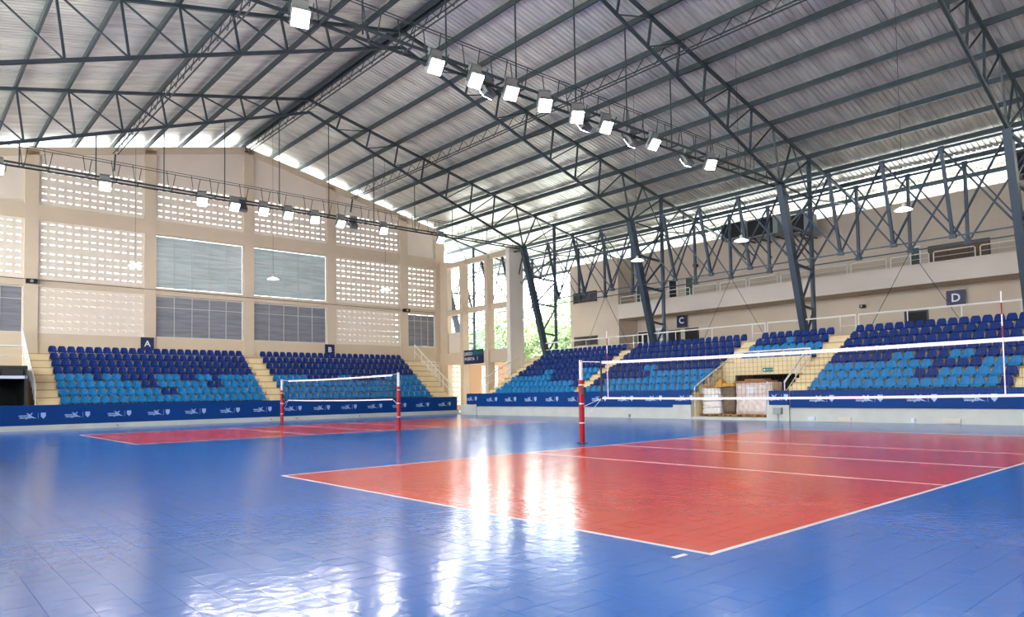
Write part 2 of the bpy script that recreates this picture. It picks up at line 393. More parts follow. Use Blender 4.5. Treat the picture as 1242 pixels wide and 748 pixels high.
# ================================================================ WALL CORNER SCREEN (y = 27.6)
ws = tag(box('wall_screen', (-33.9, 27.6, 11.38), (-25.7, 27.95, 11.76), WALL), kind='structure')
def sbox(name, lo, hi, m=WALL): return under(ws, box(name, lo, hi, m))
sbox('cross_beam', (-33.9, 27.6, 7.6), (-25.7, 27.95, 8.0)); sbox('portal_beam', (-33.9, 27.5, 3.7), (-25.7, 28.3, 4.62))
sbox('corner_pier', (-33.85, 27.55, 0), (-32.9, 28.0, 11.9)); sbox('apron_panel', (-32.9, 27.7, 4.62), (-30.95, 27.85, 6.2), WALLC)
sbox('fin_post', (-30.95, 27.3, 0), (-30.6, 27.92, 11.6)); sbox('fin_post', (-27.9, 27.3, 0), (-27.55, 27.92, 11.6))
cq = tag(box('column_tower', (-25.72, 27.55, 0), (-25.32, 28.85, 11.95), mat('pale_pier_paint', (228, 220, 206), .85, noise=.03, scale=.5)), 'tall broad concrete pier left of the leaning steel column', 'pillar')
# ================================================================ PORTAL SIGN
t = thing('portal_sign', (-30.2, 27.4, 3.7), 'dark navy gate sign with white lettering hung on the corner portal beam', 'sign')
box('sign_board', (-31.0, 27.42, 3.66), (-28.3, 27.48, 4.72), SIGNB, t); box('teal_patch', (-29.5, 27.41, 4.32), (-28.35, 27.425, 4.62), TEALP, t)
text('lettering', 'INGRESO', .34, (-30.25, 27.4, 4.42), (math.pi / 2, 0, 0), WHITE, t); text('lettering', 'PUERTA', .34, (-29.9, 27.4, 4.02), (math.pi / 2, 0, 0), WHITE, t); text('numeral', '1', .42, (-28.95, 27.4, 4.03), (math.pi / 2, 0, 0), WHITE, t)
# ================================================================ STANDS
def tiers(name, axis, segs, start, tread, z0, rise, n, back, m, base0=0.0):
    """stepped concrete rows; axis 'x' = rises towards -x (left stand), 'y' = towards +y"""
    root = tag(bpy.data.objects.new(name, None), kind='structure'); link(root)
    for a0, a1, k0 in segs:
        for k in range(k0, n):
            s = start + tread * k; e = back if k == n - 1 else start + tread * (k + 1)
            z = z0 + rise * k
            lowz = base0 if k0 == 0 else z - .25
            if axis == 'y': box('edge_shade_strip', (a0, s - .012, z - .05), (a1, s - .0005, z + .004), EDGE_SHADE, root)
            else: box('edge_shade_strip', (-s + .0005, a0, z - .05), (-s + .012, a1, z + .004), EDGE_SHADE, root)
            if axis == 'y': box('tier', (a0, s, lowz), (a1, e, z), m, root)
            else: box('tier', (-e, a0, lowz), (-s, a1, z), m, root)
    return root
LT0 = 28.6
left = tiers('floor_tier_left', 'x', [(0.0, 24.7, 0)], LT0, .54, 1.20, .393, 8, 34.0, TIER)
right = tiers('floor_tier_right', 'y', [(-24.3, -7.7, 0), (-7.7, -2.95, 4), (-2.95, 8.6, 0)], 24.05, .68, 1.31, .378, 8, 29.75, TIER)
# half steps in the aisles of the right stand
for (a0, a1, k0) in ((-16.1, -15.42, 0), (-7.68, -6.95, 4), (-2.95, -2.1, 0), (5.5, 6.3, 0), (-24.25, -23.5, 0)):
    for k in range(max(k0, 0), 8):
        z = 1.31 + .378 * k
        if k + 1 < 8: box('aisle_step', (a0, 24.05 + .68 * (k + 1) - .34, z), (a1, 24.05 + .68 * (k + 1) - .001, z + .189), TIER, right)
for (a0, a1) in ((0.03, .95), (11.6, 12.4), (23.5, 24.65)):
    for k in range(7): box('aisle_step', (-(LT0 + .54 * (k + 1)) + .001, a0, 1.20 + .393 * k), (-(LT0 + .54 * (k + 1)) + .27, a1, 1.20 + .393 * k + .196), TIER, left)
# front walls, walkway, platforms
tag(box('wall_front_right', (-24.9, 23.9, 0), (-8.7, 24.05, 1.27), KERB), kind='structure')
tag(box('trim_1', (-8.75, 23.8, 0), (-7.7, 24.05, .7), KERB), kind='structure')
tag(box('trim_2', (-3.72, 23.8, 0), (-2.66, 24.05, .7), KERB), kind='structure')
tag(box('trim_3', (-2.95, 23.9, 0), (14, 24.05, 1.27), KERB), kind='structure')
tag(box('trim_4', (-26.3, 23.78, 0), (-24.6, 24.4, .66), KERB), kind='structure')
tag(box('trim_5', (-28.55, -9, 0), (-28.35, 25.2, .25), KERB), kind='structure')
tag(box('wall_front_left', (-28.6, -.3, 0), (-28.5, 24.8, 1.17), KERB), kind='structure')
tag(box('trim_6', (-8.7, 23.85, 0), (-2.66, 24.35, .12), KERB), kind='structure')
tag(box('floor_walkway', (-28.0, 29.76, 0), (16, 36.5, 3.95), BALC), kind='structure')
tag(box('floor_corner', (-34, 25.2, 0), (-24.4, 40, .06), KERB), kind='structure')
# vomitory (players' entrance under the upper rows)
vm = tag(box('wall_vomitory', (-6.95, 26.62, 2.12), (-3.0, 26.77, 2.95), TIER), kind='structure')
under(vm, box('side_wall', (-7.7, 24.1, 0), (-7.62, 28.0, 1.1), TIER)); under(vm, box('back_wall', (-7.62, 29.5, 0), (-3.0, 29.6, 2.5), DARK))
b_ = MBuf()
for xs in (-7.72, -2.98):
    b_.prism([(xs, 24.1, .0), (xs, 29.4, 0), (xs, 29.4, 3.9), (xs, 24.1, 1.0)], (.07, 0, 0))
under(vm, b_.build('stair_side', TIER))
under(vm, box('landing_wall', (-7.62, 26.62, 0), (-6.95, 26.7, 2.6), TIER))
# stairs inside the vomitory, right-hand side
for k in range(5): under(vm, box('stair', (-3.9, 25.2 + .3 * k, 0), (-3.0, 25.5 + .3 * k, .35 + .3 * k), TIER))
# ---------------------------------------------------------------- seats
def seat_geo():
    """moulded bucket seat facing -y: pan, curved backrest with rolled rim, two steel feet"""
    b = MBuf(); W = .205
    ys = [-.20, -.16, .0, .14, .18]; zs = [.34, .375, .36, .35, .37]
    def ribbon(sec, th):                      # sec: list of (halfwidth, y, z); cross dip
        n0 = len(b.v); cols = [-1, -.72, 0, .72, 1]
        for side in (0, 1):
            for (hw, y, z, nx_, nz_, dip) in sec:
                for c in cols:
                    e = abs(c) ** 2
                    dy = dip * e * nx_; dz = dip * e * nz_
                    b.v.append((c * hw, y + dy + (nx_ * -th if side else 0), z + dz + (nz_ * -th if side else 0)))
        R = len(sec); K = 5
        for side in (0, 1):
            for r in range(R - 1):
                for k in range(K - 1):
                    a = n0 + side * R * K + r * K + k; q = (a, a + 1, a + K + 1, a + K)
                    b.f.append(q if side == 0 else q[::-1]); b.i.append(0)
        o2 = R * K
        for r in range(R - 1):
            for k in (0, K - 1):
                a = n0 + r * K + k; q = (a, a + K, a + K + o2, a + o2); b.f.append(q if k == 0 else q[::-1]); b.i.append(0)
        for r in (0, R - 1):
            for k in range(K - 1):
                a = n0 + r * K + k; q = (a + 1, a, a + o2, a + 1 + o2); b.f.append(q if r == 0 else q[::-1]); b.i.append(0)
    ribbon([(.185, -.21, .085, 0, 1, .01), (.195, -.18, .12, 0, 1, .03), (.20, 0, .10, 0, 1, .045), (.195, .12, .095, 0, 1, .05)], .018)
    ribbon([(.195, .11, .09, -1, 0, .03), (.205, .16, .17, -1, 0, .05), (.19, .18, .29, -1, 0, .05), (.15, .195, .40, -1, 0, .04), (.105, .205, .44, -1, 0, .03)], .018)
    for s in (-.13, .13):
        b.box((s - .015, -.12, 0), (s + .015, -.09, .09), 1); b.box((s - .015, .08, 0), (s + .015, .11, .09), 1)
    return b
SG = seat_geo()
SM = {}
for nm, m in (('n', NAVY), ('l', SKYB)):
    me = bpy.data.meshes.new('stadium_seat_' + m.name); me.from_pydata(SG.v, [], SG.f); me.materials.append(m); me.materials.append(FRAMEG)
    me.polygons.foreach_set('material_index', SG.i); SM[nm] = me
def pat(s): return s
L24 = 'l' * 24; N24 = 'n' * 24; L17 = 'l' * 17; N17 = 'n' * 17
PA = [L24, 'l' * 11 + 'nn' + 'l' * 11, 'l' * 9 + 'nn' + 'l' * 6 + 'nn' + 'l' * 5, 'llllnllnnnnlllnnllnlllll'] + [N24] * 4
PB = [L24, L24, L24, 'lllllnnnnnllnnnnlnllllll'] + [N24] * 4
P1 = [L17, 'l' * 15 + 'nn', 'l' * 9 + 'n' * 6 + 'll', 'nnnnnnllnnnnnnlll'] + [N17] * 4
P2 = [L17, 'nn' + 'l' * 15, 'n' * 8 + 'l' * 9, 'nnnnnnllnnnnnnnnn'] + [N17] * 4
P4 = ['l' * 16 + 'n', 'l' * 9 + 'nn' + 'l' * 5 + 'n', 'l' * 10 + 'nnnn' + 'lll', 'nnnnnnllnnnllnnnn'] + [N17] * 4
P3 = [None] * 4 + ['llllnllll', 'lllllllll', 'nnnnlnnnn', 'nnnnnnnnn']
blocks = [('the block under the A sign', PA, 'L', 1.0, 11.4), ('the block under the B sign', PB, 'L', 12.5, 23.2),
          ('in the block left of sign C', P1, 'R', -23.42, -16.15), ('in the block below sign C', P2, 'R', -15.35, -7.75),
          ('in the short block over the entrance', P3, 'R', -6.92, -3.0), ('in the block below sign D', P4, 'R', -2.02, 5.45)]
seats = []
for lab, P, side, a0, a1 in blocks:
    for k, row in enumerate(P):
        if row is None: continue
        n = len(row); d = (a1 - a0) / n
        for i, ch in enumerate(row):
            c = a0 + (i + .5) * d
            if side == 'R': loc = (c, 24.05 + .68 * k + .36, 1.31 + .378 * k); rz = 0
            else: loc = (-(LT0 + .54 * k + .30), c, 1.20 + .393 * k); rz = math.pi / 2
            z = (Vector(loc) - cp).dot(FW)
            r_ = k - 3 if P is P3 else k + 1
            rw = ['bottom row', 'second row up', 'third row up', 'fourth row up', 'fifth row up', 'sixth row up', 'seventh row up', 'eighth row up'][r_ - 1]
            if k == 7: rw = 'top row'
            seats.append((z, loc, rz, ch, '%s seat, %s, %s from left, %s' % ('navy blue' if ch == 'n' else 'sky blue', rw, ORD[i + 1] if i < 20 else '', lab), lab))
seats.sort(key=lambda s: s[0])
for z, loc, rz, ch, lab, grp in seats[:300]:
    o = bpy.data.objects.new('stadium_seat', SM[ch]); link(o); o.location = loc; o.rotation_euler = (random.gauss(0, .012), 0, rz + random.gauss(0, .02))
    tag(o, lab, 'seat', 'seats ' + grp)
V = []; F = []; MI = []
for z, loc, rz, ch, lab, grp in seats[300:]:
    n = len(V); rr = rz + random.gauss(0, .02); cs, sn = math.cos(rr), math.sin(rr)
    V += [(loc[0] + x * cs - y * sn, loc[1] + x * sn + y * cs, loc[2] + zz) for x, y, zz in SG.v]
    F += [tuple(n + q for q in f) for f in SG.f]; MI += [(2 if i else (0 if ch == 'n' else 1)) for i in SG.i]
tag(mesh('stadium_seats', V, F, NAVY, None, mats=[NAVY, SKYB, FRAMEG], midx=MI), 'rows of smaller navy and sky blue plastic seats in the farther blocks', 'seats', None, 'stuff')
# ---------------------------------------------------------------- banners
def banner(name, lo, hi, axis, label, logos, step=None):
    t = thing(name, ((lo[0] + hi[0]) / 2, (lo[1] + hi[1]) / 2, lo[2]), label, 'banner', 'printed perimeter banners')
    box('vinyl_sheet', lo, hi, BANNER, t)
    for c in logos:
        b = MBuf(); zc = lo[2] + (hi[2] - lo[2]) * .55 - .05 if axis == 'x' else lo[2] + .43
        def P(u, v):
            return (c + u, lo[1] - .004, zc + v) if axis == 'x' else (hi[0] + .004, c + u, zc + v)
        d = (0, -.006, 0) if axis == 'x' else (.006, 0, 0)
        def poly(pts): b.prism([P(u, v) for u, v in pts], d)
        for r, v in enumerate((.0, -.09)):                     # two short lines of tiny upright letters
            u = -.42 + .03 * r
            for k in range(9 if r else 8):
                wd = .026 + .012 * ((k * 7 + r * 3) % 3); poly([(u, v), (u + wd, v), (u + wd + .008, v + .065), (u + .008, v + .065)])
                u += wd + .014
        poly([(-.13, .17), (-.02, .02), (.1, -.07), (.3, -.1), (.16, -.03), (.06, .05), (-.02, .13)])      # swooping bird stroke
        poly([(.08, .16), (.14, .17), (.04, .02), (-.1, -.12), (-.16, -.12), (-.02, .02)])
        poly([(.35, -.12), (.36, -.12), (.36, .17), (.35, .17)])
        poly([(.46, .17), (.66, .17), (.66, 0), (.56, -.12), (.46, 0)])                               # shield
        b.build('printed_logo', LOGO, t)
    return t
banner('banner', (-28.49, -4.0, .25), (-28.45, 25.1, 1.22), 'y', 'long blue banner with white logos along the foot of the left stand', [1.55 + 1.86 * k for k in range(-2, 13)])
banner('banner', (-24.6, 23.83, .58), (-7.72, 23.88, 1.42), 'x', 'blue logo banner in front of the seat blocks beside the C sign', [-23.1 + 1.86 * k for k in range(0, 9)])
banner('banner', (-25.65, 23.83, .70), (-24.601, 23.88, 1.42), 'x', 'short end piece of blue logo banner by the corner portal', [-25.2])
banner('banner', (-3.55, 23.74, .70), (-2.62, 23.78, 1.33), 'x', 'short blue banner piece beside the big wrapped carton stack', [-3.3])
banner('banner', (-2.6, 23.83, .58), (10.5, 23.88, 1.33), 'x', 'blue logo banner in front of the block under the D sign', [-1.35 + 1.93 * k for k in range(0, 6)])
# ---------------------------------------------------------------- section letter signs
def sign(letter, cx, cy, cz, wd, ht, facing, label):
    t = thing('section_sign', (cx, cy, cz - ht / 2), label, 'sign')
    if facing == 'x':
        box('sign_board', (cx, cy - wd / 2, cz - ht / 2), (cx + .04, cy + wd / 2, cz + ht / 2), SIGNB, t)
        text('letter', letter, .5, (cx + .045, cy, cz), (math.pi / 2, 0, math.pi / 2), WHITE, t, bold=.008)
    else:
        box('sign_board', (cx - wd / 2, cy - .04, cz - ht / 2), (cx + wd / 2, cy, cz + ht / 2), SIGNB, t)
        text('letter', letter, .6, (cx, cy - .045, cz), (math.pi / 2, 0, 0), WHITE, t, bold=.01)
sign('A', -33.87, 6.15, 4.72, .72, .78, 'x', 'navy sign with white letter A on the gable wall')
sign('B', -33.87, 17.95, 4.68, .72, .8, 'x', 'navy sign with white letter B on the gable wall')
sign('C', -16.65, 35.9, 6.25, .8, .9, 'y', 'navy sign with white letter C under the balcony')
sign('D', .38, 35.9, 5.95, .88, .82, 'y', 'navy sign with white letter D under the balcony')
# ---------------------------------------------------------------- balcony building
br = tag(box('wall_right', (-25.6, 34.0, 3.95), (-20.75, 38.0, 11.1), BALC), kind='structure')
def rb(n, lo, hi, m=BALC): return under(br, box(n, lo, hi, m))
rb('upper_wall', (-20.75, 35.8, 7.0), (16, 36.1, 11.45)); rb('balcony_parapet', (-20.75, 33.95, 6.62), (16, 34.15, 7.68), BALC2)
rb('balcony_slab', (-20.75, 34.15, 6.62), (16, 35.8, 6.85)); rb('lower_wall', (-20.75, 36.1, 3.95), (16, 36.4, 7.0))
rb('cornice_line', (-20.7, 35.77, 9.6), (16, 35.8, 9.66), WALL)
for x in (-15, -9.2, -3.4, 2.4, 8.2): rb('pilaster_joint', (x, 35.785, 6.9), (x + .04, 35.8, 11.4), WALL)
def opening(name, x0, x1, z0, z1, y, m, label, cat, mull=0):
    t = thing(name, ((x0 + x1) / 2, y, z0), label, cat)
    box('leaf' if cat == 'door' else 'glazing', (x0 + .06, y - .03, z0 + .04), (x1 - .06, y - .005, z1 - .06), m, t)
    for lo, hi in (((x0, z0), (x0 + .07, z1)), ((x1 - .07, z0), (x1, z1)), ((x0 + .07, z1 - .07), (x1 - .07, z1))):
        box('jamb', (lo[0], y - .06, lo[1]), (hi[0], y - .001, hi[1]), RAIL if cat == 'door' else FRAMEG, t)
    for k in range(mull):
        x = x0 + (x1 - x0) * (k + 1) / (mull + 1); box('mullion', (x - .02, y - .05, z0 + .05), (x + .02, y - .03, z1 - .07), FRAMEG, t)
    return t
opening('upper_window', -25.2, -22.8, 8.15, 8.98, 33.98, GLASSD, 'dark strip window on the plain projecting block beside the tower pier', 'window', 3)
opening('low_window', -25.2, -22.8, 4.9, 5.6, 33.98, GLASSD, 'dark low window of the projecting block behind the top seat row', 'window', 2)
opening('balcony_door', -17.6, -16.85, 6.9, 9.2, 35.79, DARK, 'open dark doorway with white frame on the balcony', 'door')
opening('balcony_door', -16.2, -15.5, 6.9, 9.2, 35.79, GREEN, 'green balcony door with white frame beside the dark doorway', 'door')
opening('balcony_door', -1.7, -1.15, 6.9, 8.92, 35.79, GREEN, 'plain green door left of the brown balcony window', 'door')
opening('balcony_window', -.8, 2.05, 6.95, 8.82, 35.79, BROWN, 'wide brown screened window on the balcony above the D sign', 'window', 2)
opening('glass_door', -20.5, -19.5, 6.9, 9.3, 35.79, GREEN, 'dark green glazed door at the left end of the balcony', 'door')
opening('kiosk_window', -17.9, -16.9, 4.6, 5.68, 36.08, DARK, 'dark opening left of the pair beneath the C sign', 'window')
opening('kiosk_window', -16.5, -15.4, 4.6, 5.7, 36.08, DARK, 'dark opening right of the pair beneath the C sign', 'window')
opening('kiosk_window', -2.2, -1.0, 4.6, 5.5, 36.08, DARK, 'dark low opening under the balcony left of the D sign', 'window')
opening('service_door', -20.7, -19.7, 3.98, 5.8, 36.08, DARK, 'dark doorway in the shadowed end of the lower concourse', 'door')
t = thing('notice_board', (-18.6, 36.05, 5.0), 'pale notice board behind the slanting column under the balcony', 'board'); box('panel', (-19.3, 36.0, 5.0), (-18.0, 36.06, 5.9), WHITE, t)
for k in range(5): box('sheet', (-19.2 + .24 * k, 35.985, 5.15), (-19.02 + .24 * k, 36.0, 5.75), GREYBOX, t)
# balcony hoop rails
for k, x in enumerate([-20.6 + 2.06 * i for i in range(17)]):
    t = thing('balcony_rail', (x + .9, 34.05, 7.68), 'white hoop rail on the balcony parapet, %s from the projecting block' % ORD[k + 1], 'railing', 'hoop rails along the balcony')
    tube('hoop', [(x, 34.05, 7.68), (x, 34.05, 8.14), (x + .06, 34.05, 8.2), (x + 1.78, 34.05, 8.2), (x + 1.84, 34.05, 8.14), (x + 1.84, 34.05, 7.68)], .03, RAIL, t)
    bar('mid_rail', (x, 34.05, 7.93), (x + 1.84, 34.05, 7.93), .025, RAIL, t, 'rod')
# ventilation boxes high on the wall
def vent(x0, x1, z0, z1, label, y0=33.6, y1=34.6):
    t = thing('ventilation_unit', ((x0 + x1) / 2, (y0 + y1) / 2, z0), label, 'ventilation unit')
    box('casing', (x0, y0, z0), (x1, y1, z1), GREYBOX, t); box('grille', (x0 + .05, y0 - .02, z0 + .05), (x1 - .3, y0 - .001, z1 - .05), BLACK, t)
    for k in range(6):
        z = z0 + (z1 - z0) * (k + .7) / 6.5; box('fin', (x0 + .05, y0 - .05, z), (x1 - .3, y0 - .02, z + .03), DARK, t)
    for xx in (x0 + .4, x1 - .6): bar('bracket', (xx, y1, z0 - .02), (xx, 35.8, z0 - .02), .08, STEEL, t); bar('bracket', (xx, y0 + .1, z0 - .02), (xx, 35.8, z0 - 1.0), .06, STEEL, t)
vent(-11.9, -10.2, 10.75, 11.75, 'black louvred ventilation box, left one high above the balcony'); vent(-10.1, -8.1, 10.6, 11.65, 'black louvred ventilation box, middle one high above the balcony')
vent(-7.6, -6.2, 10.35, 11.45, 'black louvred ventilation box beside the vertical post'); vent(3.6, 5.6, 11.1, 12.3, 'black louvred ventilation box at the right edge')
# small cameras under and above balcony
for x, z, y, lab in ((-4.35, 6.0, 36.05, 'small dark camera under the balcony right of the third column'), (-15.2, 9.9, 35.75, 'small dark lamp on the balcony wall above the green door')):
    t = thing('wall_camera', (x, y, z), lab, 'security camera'); box('housing', (x - .12, y - .3, z - .09), (x + .12, y, z + .09), BLACK, t); bar('lens', (x, y - .34, z), (x, y - .3, z), .12, LAMPH, t, 'rod')
# ---------------------------------------------------------------- white rails of the right stand
def railing(name, pts, posts, label, h=1.0, mid=True, group=None):
    t = thing(name, pts[0], label, 'railing', group)
    for a, b in zip(pts, pts[1:]):
        A, B = Vector(a), Vector(b); up = Vector((0, 0, h))
        bar('handrail', A + up, B + up, .085, RAIL, t, 'rod')
        if mid: bar('mid_rail', A + up * .5, B + up * .5, .04, RAIL, t, 'rod')
        n = max(1, round((B - A).length / posts))
        for k in range(n + 1):
            p = A.lerp(B, k / n); bar('post', p, p + up, .05, RAIL, t, 'rod')
    return t
railing('concourse_rail', [(-24.3, 29.9, 3.95), (-16.1, 29.9, 3.95)], 2.0, 'white railing behind the top seat row left of the C sign')
railing('concourse_rail', [(-15.4, 29.9, 3.95), (-7.8, 29.9, 3.95)], 2.5, 'white railing behind the top seat row below the C sign', mid=False)
railing('concourse_rail', [(-6.9, 29.9, 3.95), (-3.0, 29.9, 3.95)], 2.0, 'white railing behind the top row of the short seat block', mid=False)
railing('concourse_rail', [(-2.1, 29.9, 3.95), (9, 29.9, 3.95)], 2.2, 'white railing behind the top seat row below the D sign', mid=False)
for x, l in ((-16.1, 'left of'), (-7.8, 'right of'), (-3.0, 'two aisles right of')):
    railing('rail_gate', [(x, 29.92, 3.95), (x + .75, 29.92, 3.95)], .75, 'narrow white rail gate across the aisle %s the C block' % l)
railing('stair_rail', [(-7.66, 24.1, .6), (-7.66, 27.5, 2.15)], 1.7, 'white sloping rail left of the entrance with pallets', h=.95, mid=False)
railing('stair_rail', [(-2.98, 24.1, .75), (-2.98, 26.2, 2.2)], 1.05, 'white sloping rail right of the entrance with pallets', h=.95)
railing('stair_rail', [(-6.95, 26.66, 2.95), (-3.0, 26.66, 2.95)], 1.3, 'low white rail on the panel over the entrance', h=.32, mid=False)
railing('stair_rail', [(-24.35, 24.1, 1.31), (-24.35, 29.5, 3.96)], 1.8, 'white stair rail between the tower pier and the first right block')
# left stand rails
railing('stair_rail', [(-28.7, 24.72, 1.15), (-33.3, 24.72, 4.2)], 1.2, 'white stair rail at the right end of the B block')
railing('stair_rail', [(-28.7, -.05, 1.15), (-33.6, -.05, 4.3)], .6, 'white stair rail at the left end of the A block')
railing('terrace_rail', [(-30.0, -6, 3.15), (-30.0, -.4, 3.15)], 1.5, 'white two-bar rail above the dark shelter at the left edge')
# dark dugout shelter at the left edge
t = thing('shelter', (-29.5, -3, 0), 'dark framed glazed shelter at the left edge beside the stairs', 'shelter')
box('roof', (-32.5, -8.5, 2.95), (-28.62, -.38, 3.12), FRAMEG, t); box('fascia', (-28.7, -8.5, 2.5), (-28.6, -.38, 2.64), WHITE, t); box('sill', (-28.7, -8.5, .98), (-28.6, -.38, 1.1), FRAMEG, t)
box('back_panel', (-31.5, -8.5, .3), (-31.4, -.4, 2.95), DARK, t); box('side_panel', (-31.4, -.5, .3), (-28.62, -.4, 2.95), FRAMEG, t)
for k in range(9): box('transom_pane', (-28.68, -.5 - .9 * (k + 1), 2.66), (-28.64, -.5 - .9 * k - .05, 2.94), GLASSD, t)
for k in range(6): box('frame_post', (-28.7, -.5 - 1.5 * k, 1.1), (-28.6, -.4 - 1.5 * k, 2.95), FRAMEG, t)
tag(box('trim_7', (-34, -9, 0), (-28.6, -.38, .3), KERB), kind='structure')
# ---------------------------------------------------------------- volleyball nets
def net(x0, x1, y, zt, n_lab, ant=True):
    for s, x in ((-1, x0 - 1), (1, x1 + 1)):
        side = 'left' if s < 0 else 'right'
        t = thing('net_post', (x, y, 0), 'red padded net post with white top, %s post of the %s court' % (side, n_lab), 'net post', 'net posts')
        bar('padding', (x, y, .02), (x, y, 1.75), .15, REDP, t, 'rod16'); bar('pole', (x, y, 1.75), (x, y, 2.3), .1, WPOLE, t, 'rod16')
        for z in (.55, 1.08, 1.6): bar('strap', (x, y, z), (x, y, z + .03), .158, WPOLE, t, 'rod16')
        bar('floor_plate', (x, y, .004), (x, y, .022), .3, FRAMEG, t, 'rod16'); box('winch', (x - s * .1 - .04, y - .05, 1.35), (x - s * .1 + .04, y + .05, 1.55), FRAMEG, t)
        bar('pulley', (x, y - .04, 2.27), (x, y + .04, 2.27), .09, BLACK, t, 'rod')
    t = thing('volleyball_net', ((x0 + x1) / 2, y, zt - 1), 'volleyball net with white top and bottom tapes on the %s court' % n_lab, 'net')
    a, b = x0 - .25, x1 + .6; mid = (a + b) / 2; sag = .03
    def zz(x): return zt - sag * (1 - ((x - mid) / (b - a) * 2) ** 2)
    for nm, off, hh in (('top_tape', 0, .07), ('bottom_tape', -.97, .05)):
        bb = MBuf()
        for k in range(10):
            u0 = a + (b - a) * k / 10; u1 = a + (b - a) * (k + 1) / 10; z0_, z1_ = zz(u0) + off, zz(u1) + off
            bb.prism([(u0, y - .006, z0_ - hh), (u1, y - .006, z1_ - hh), (u1, y - .006, z1_), (u0, y - .006, z0_)], (0, .012, 0))
        bb.build(nm, TAPE, t)
    bb = MBuf(); th = .0017
    k = 0; x = a + .1
    while x < b:
        bb.box((x - th, y - th, zt - 1.0), (x + th, y + th, zz(x) - .05)); x += .1
    for k in range(1, 10): bb.box((a, y - th, zt - .1 * k - sag - th), (b, y + th, zt - .1 * k - sag + th))
    tag(bb.build('mesh_cords', NETC, t), kind='stuff')
    for xx, m, wdt in ((a, BLACK, .05), (b, BLACK, .05)): box('side_band', (xx - wdt / 2, y - .01, zt - 1.02), (xx + wdt / 2, y + .01, zt), m, t)
    for xx, e in ((a, x0 - 1), (b, x1 + 1)):
        bar('rope', (xx, y, zt - .02), (e, y, 2.26), .02, TAPE, t, 'rod'); bar('rope', (xx, y, zt - 1), (e, y, zt - 1.25), .014, TAPE, t, 'rod')
        bar('rope', (xx, y, zt - 1), (xx + (e - xx) * .6, y, zt - 1.4), .012, TAPE, t, 'rod') if e < xx else None
    if ant:
        for xx, s in ((x0, 'left'), (x1, 'right')):
            r = thing('net_antenna', (xx, y - .02, zt - .95), 'red and white striped antenna at the %s edge of the %s net' % (s, n_lab), 'antenna', 'net antennas')
            for q in range(9): bar('stripe', (xx, y - .025, zt - 1 + .2 * q), (xx, y - .025, zt - .8 + .2 * q), .022, TAPE if q % 2 == 0 or q < 4 else REDP, r, 'rod')
net(0, 9, 9, 2.24, 'near'); net(-21.25, -12.25, 9.5, 2.24, 'far', ant=False)
# ---------------------------------------------------------------- pallets and goods in the entrance
def pallet(x0, x1, y0, y1, label):
    t = thing('pallet', ((x0 + x1) / 2, (y0 + y1) / 2, .12), label, 'pallet', 'pallets in the entrance'); z = .12
    n = 7; d = (x1 - x0) / n
    for k in range(n): box('deck_board', (x0 + k * d + .015, y0, z + .11), (x0 + (k + 1) * d - .015, y1, z + .132), WOOD, t)
    for yy in (y0, (y0 + y1) / 2 - .04, y1 - .08):
        box('stringer', (x0, yy, z + .088), (x1, yy + .08, z + .11), WOOD, t); box('bottom_board', (x0, yy, z), (x1, yy + .08, z + .02), WOOD, t)
        for xx in (x0, (x0 + x1) / 2 - .06, x1 - .12): box('foot_block', (xx, yy, z + .02), (xx + .12, yy + .08, z + .088), WOOD, t)
pallet(-7.62, -6.42, 24.4, 25.4, 'wooden pallet under the white wrapped goods'); pallet(-6.36, -5.7, 24.4, 25.4, 'narrow wooden pallet under the dark wrapped bundle'); pallet(-5.68, -4.72, 24.4, 25.5, 'wooden pallet under the left part of the big carton stack'); pallet(-4.7, -3.76, 24.4, 25.5, 'wooden pallet under the right part of the big carton stack')
def soft(name, lo, hi, m, parent, seed=0, amp=.03, sub=5, taper=0.):
    bm = bmesh.new(); bmesh.ops.create_cube(bm, size=1); bmesh.ops.subdivide_edges(bm, edges=bm.edges[:], cuts=sub, use_grid_fill=True)
    rnd = random.Random(seed); lo = Vector(lo); hi = Vector(hi); c = (lo + hi) / 2; s = hi - lo
    for v in bm.verts:
        n = v.co.copy(); k = 1 - taper * (n.z + .5); r = 1 - .05 * (abs(n.x) * 2) ** 6 * (abs(n.y) * 2) ** 6
        v.co = Vector((n.x * s.x * k * r, n.y * s.y * k * r, n.z * s.z)) + Vector((rnd.uniform(-1, 1), rnd.uniform(-1, 1), rnd.uniform(-.4, .4))) * amp
    me = bpy.data.meshes.new(name); bm.to_mesh(me); bm.free(); me.materials.append(m); me.polygons.foreach_set('use_smooth', [True] * len(me.polygons))
    o = bpy.data.objects.new(name, me); link(o, parent); o.location = c - base(parent); return o
t = thing('carton_stack', (-4.7, 24.95, .25), 'large shrink-wrapped carton stack with cardboard lid on two pallets', 'goods')
for r in range(5):
    for k in range(4):
        x = -5.6 + .455 * k; box('carton', (x, 24.5, .252 + .29 * r), (x + .45, 25.4, .252 + .29 * r + .285), mat('kraft_carton', (206, 180, 158), .6, noise=.06, scale=4), t)
soft('shrink_film', (-5.66, 24.44, .252), (-3.76, 25.46, 1.72), FILM, t, 3, .02, 7, .02); soft('cardboard_lid', (-5.7, 24.4, 1.7), (-4.0, 25.5, 1.8), CARD, t, 5, .025, 5)
soft('cardboard_lid', (-5.2, 24.5, 1.8), (-4.2, 25.3, 1.88), CARD, t, 6, .02, 4); box('label_sheet', (-4.95, 24.4, 1.22), (-4.66, 24.412, 1.5), WHITE, t)
bar('packing_strap', (-4.12, 24.40, .25), (-3.98, 24.40, 1.75), .025, WHITE, t)
t = thing('wrapped_bundle', (-6.0, 24.9, .25), 'dark brown wrapped bundle between the white goods and carton stack', 'goods')
soft('wrapped_body', (-6.36, 24.5, .252), (-5.7, 25.3, 1.62), WRAPD, t, 8, .02, 6, -.04)
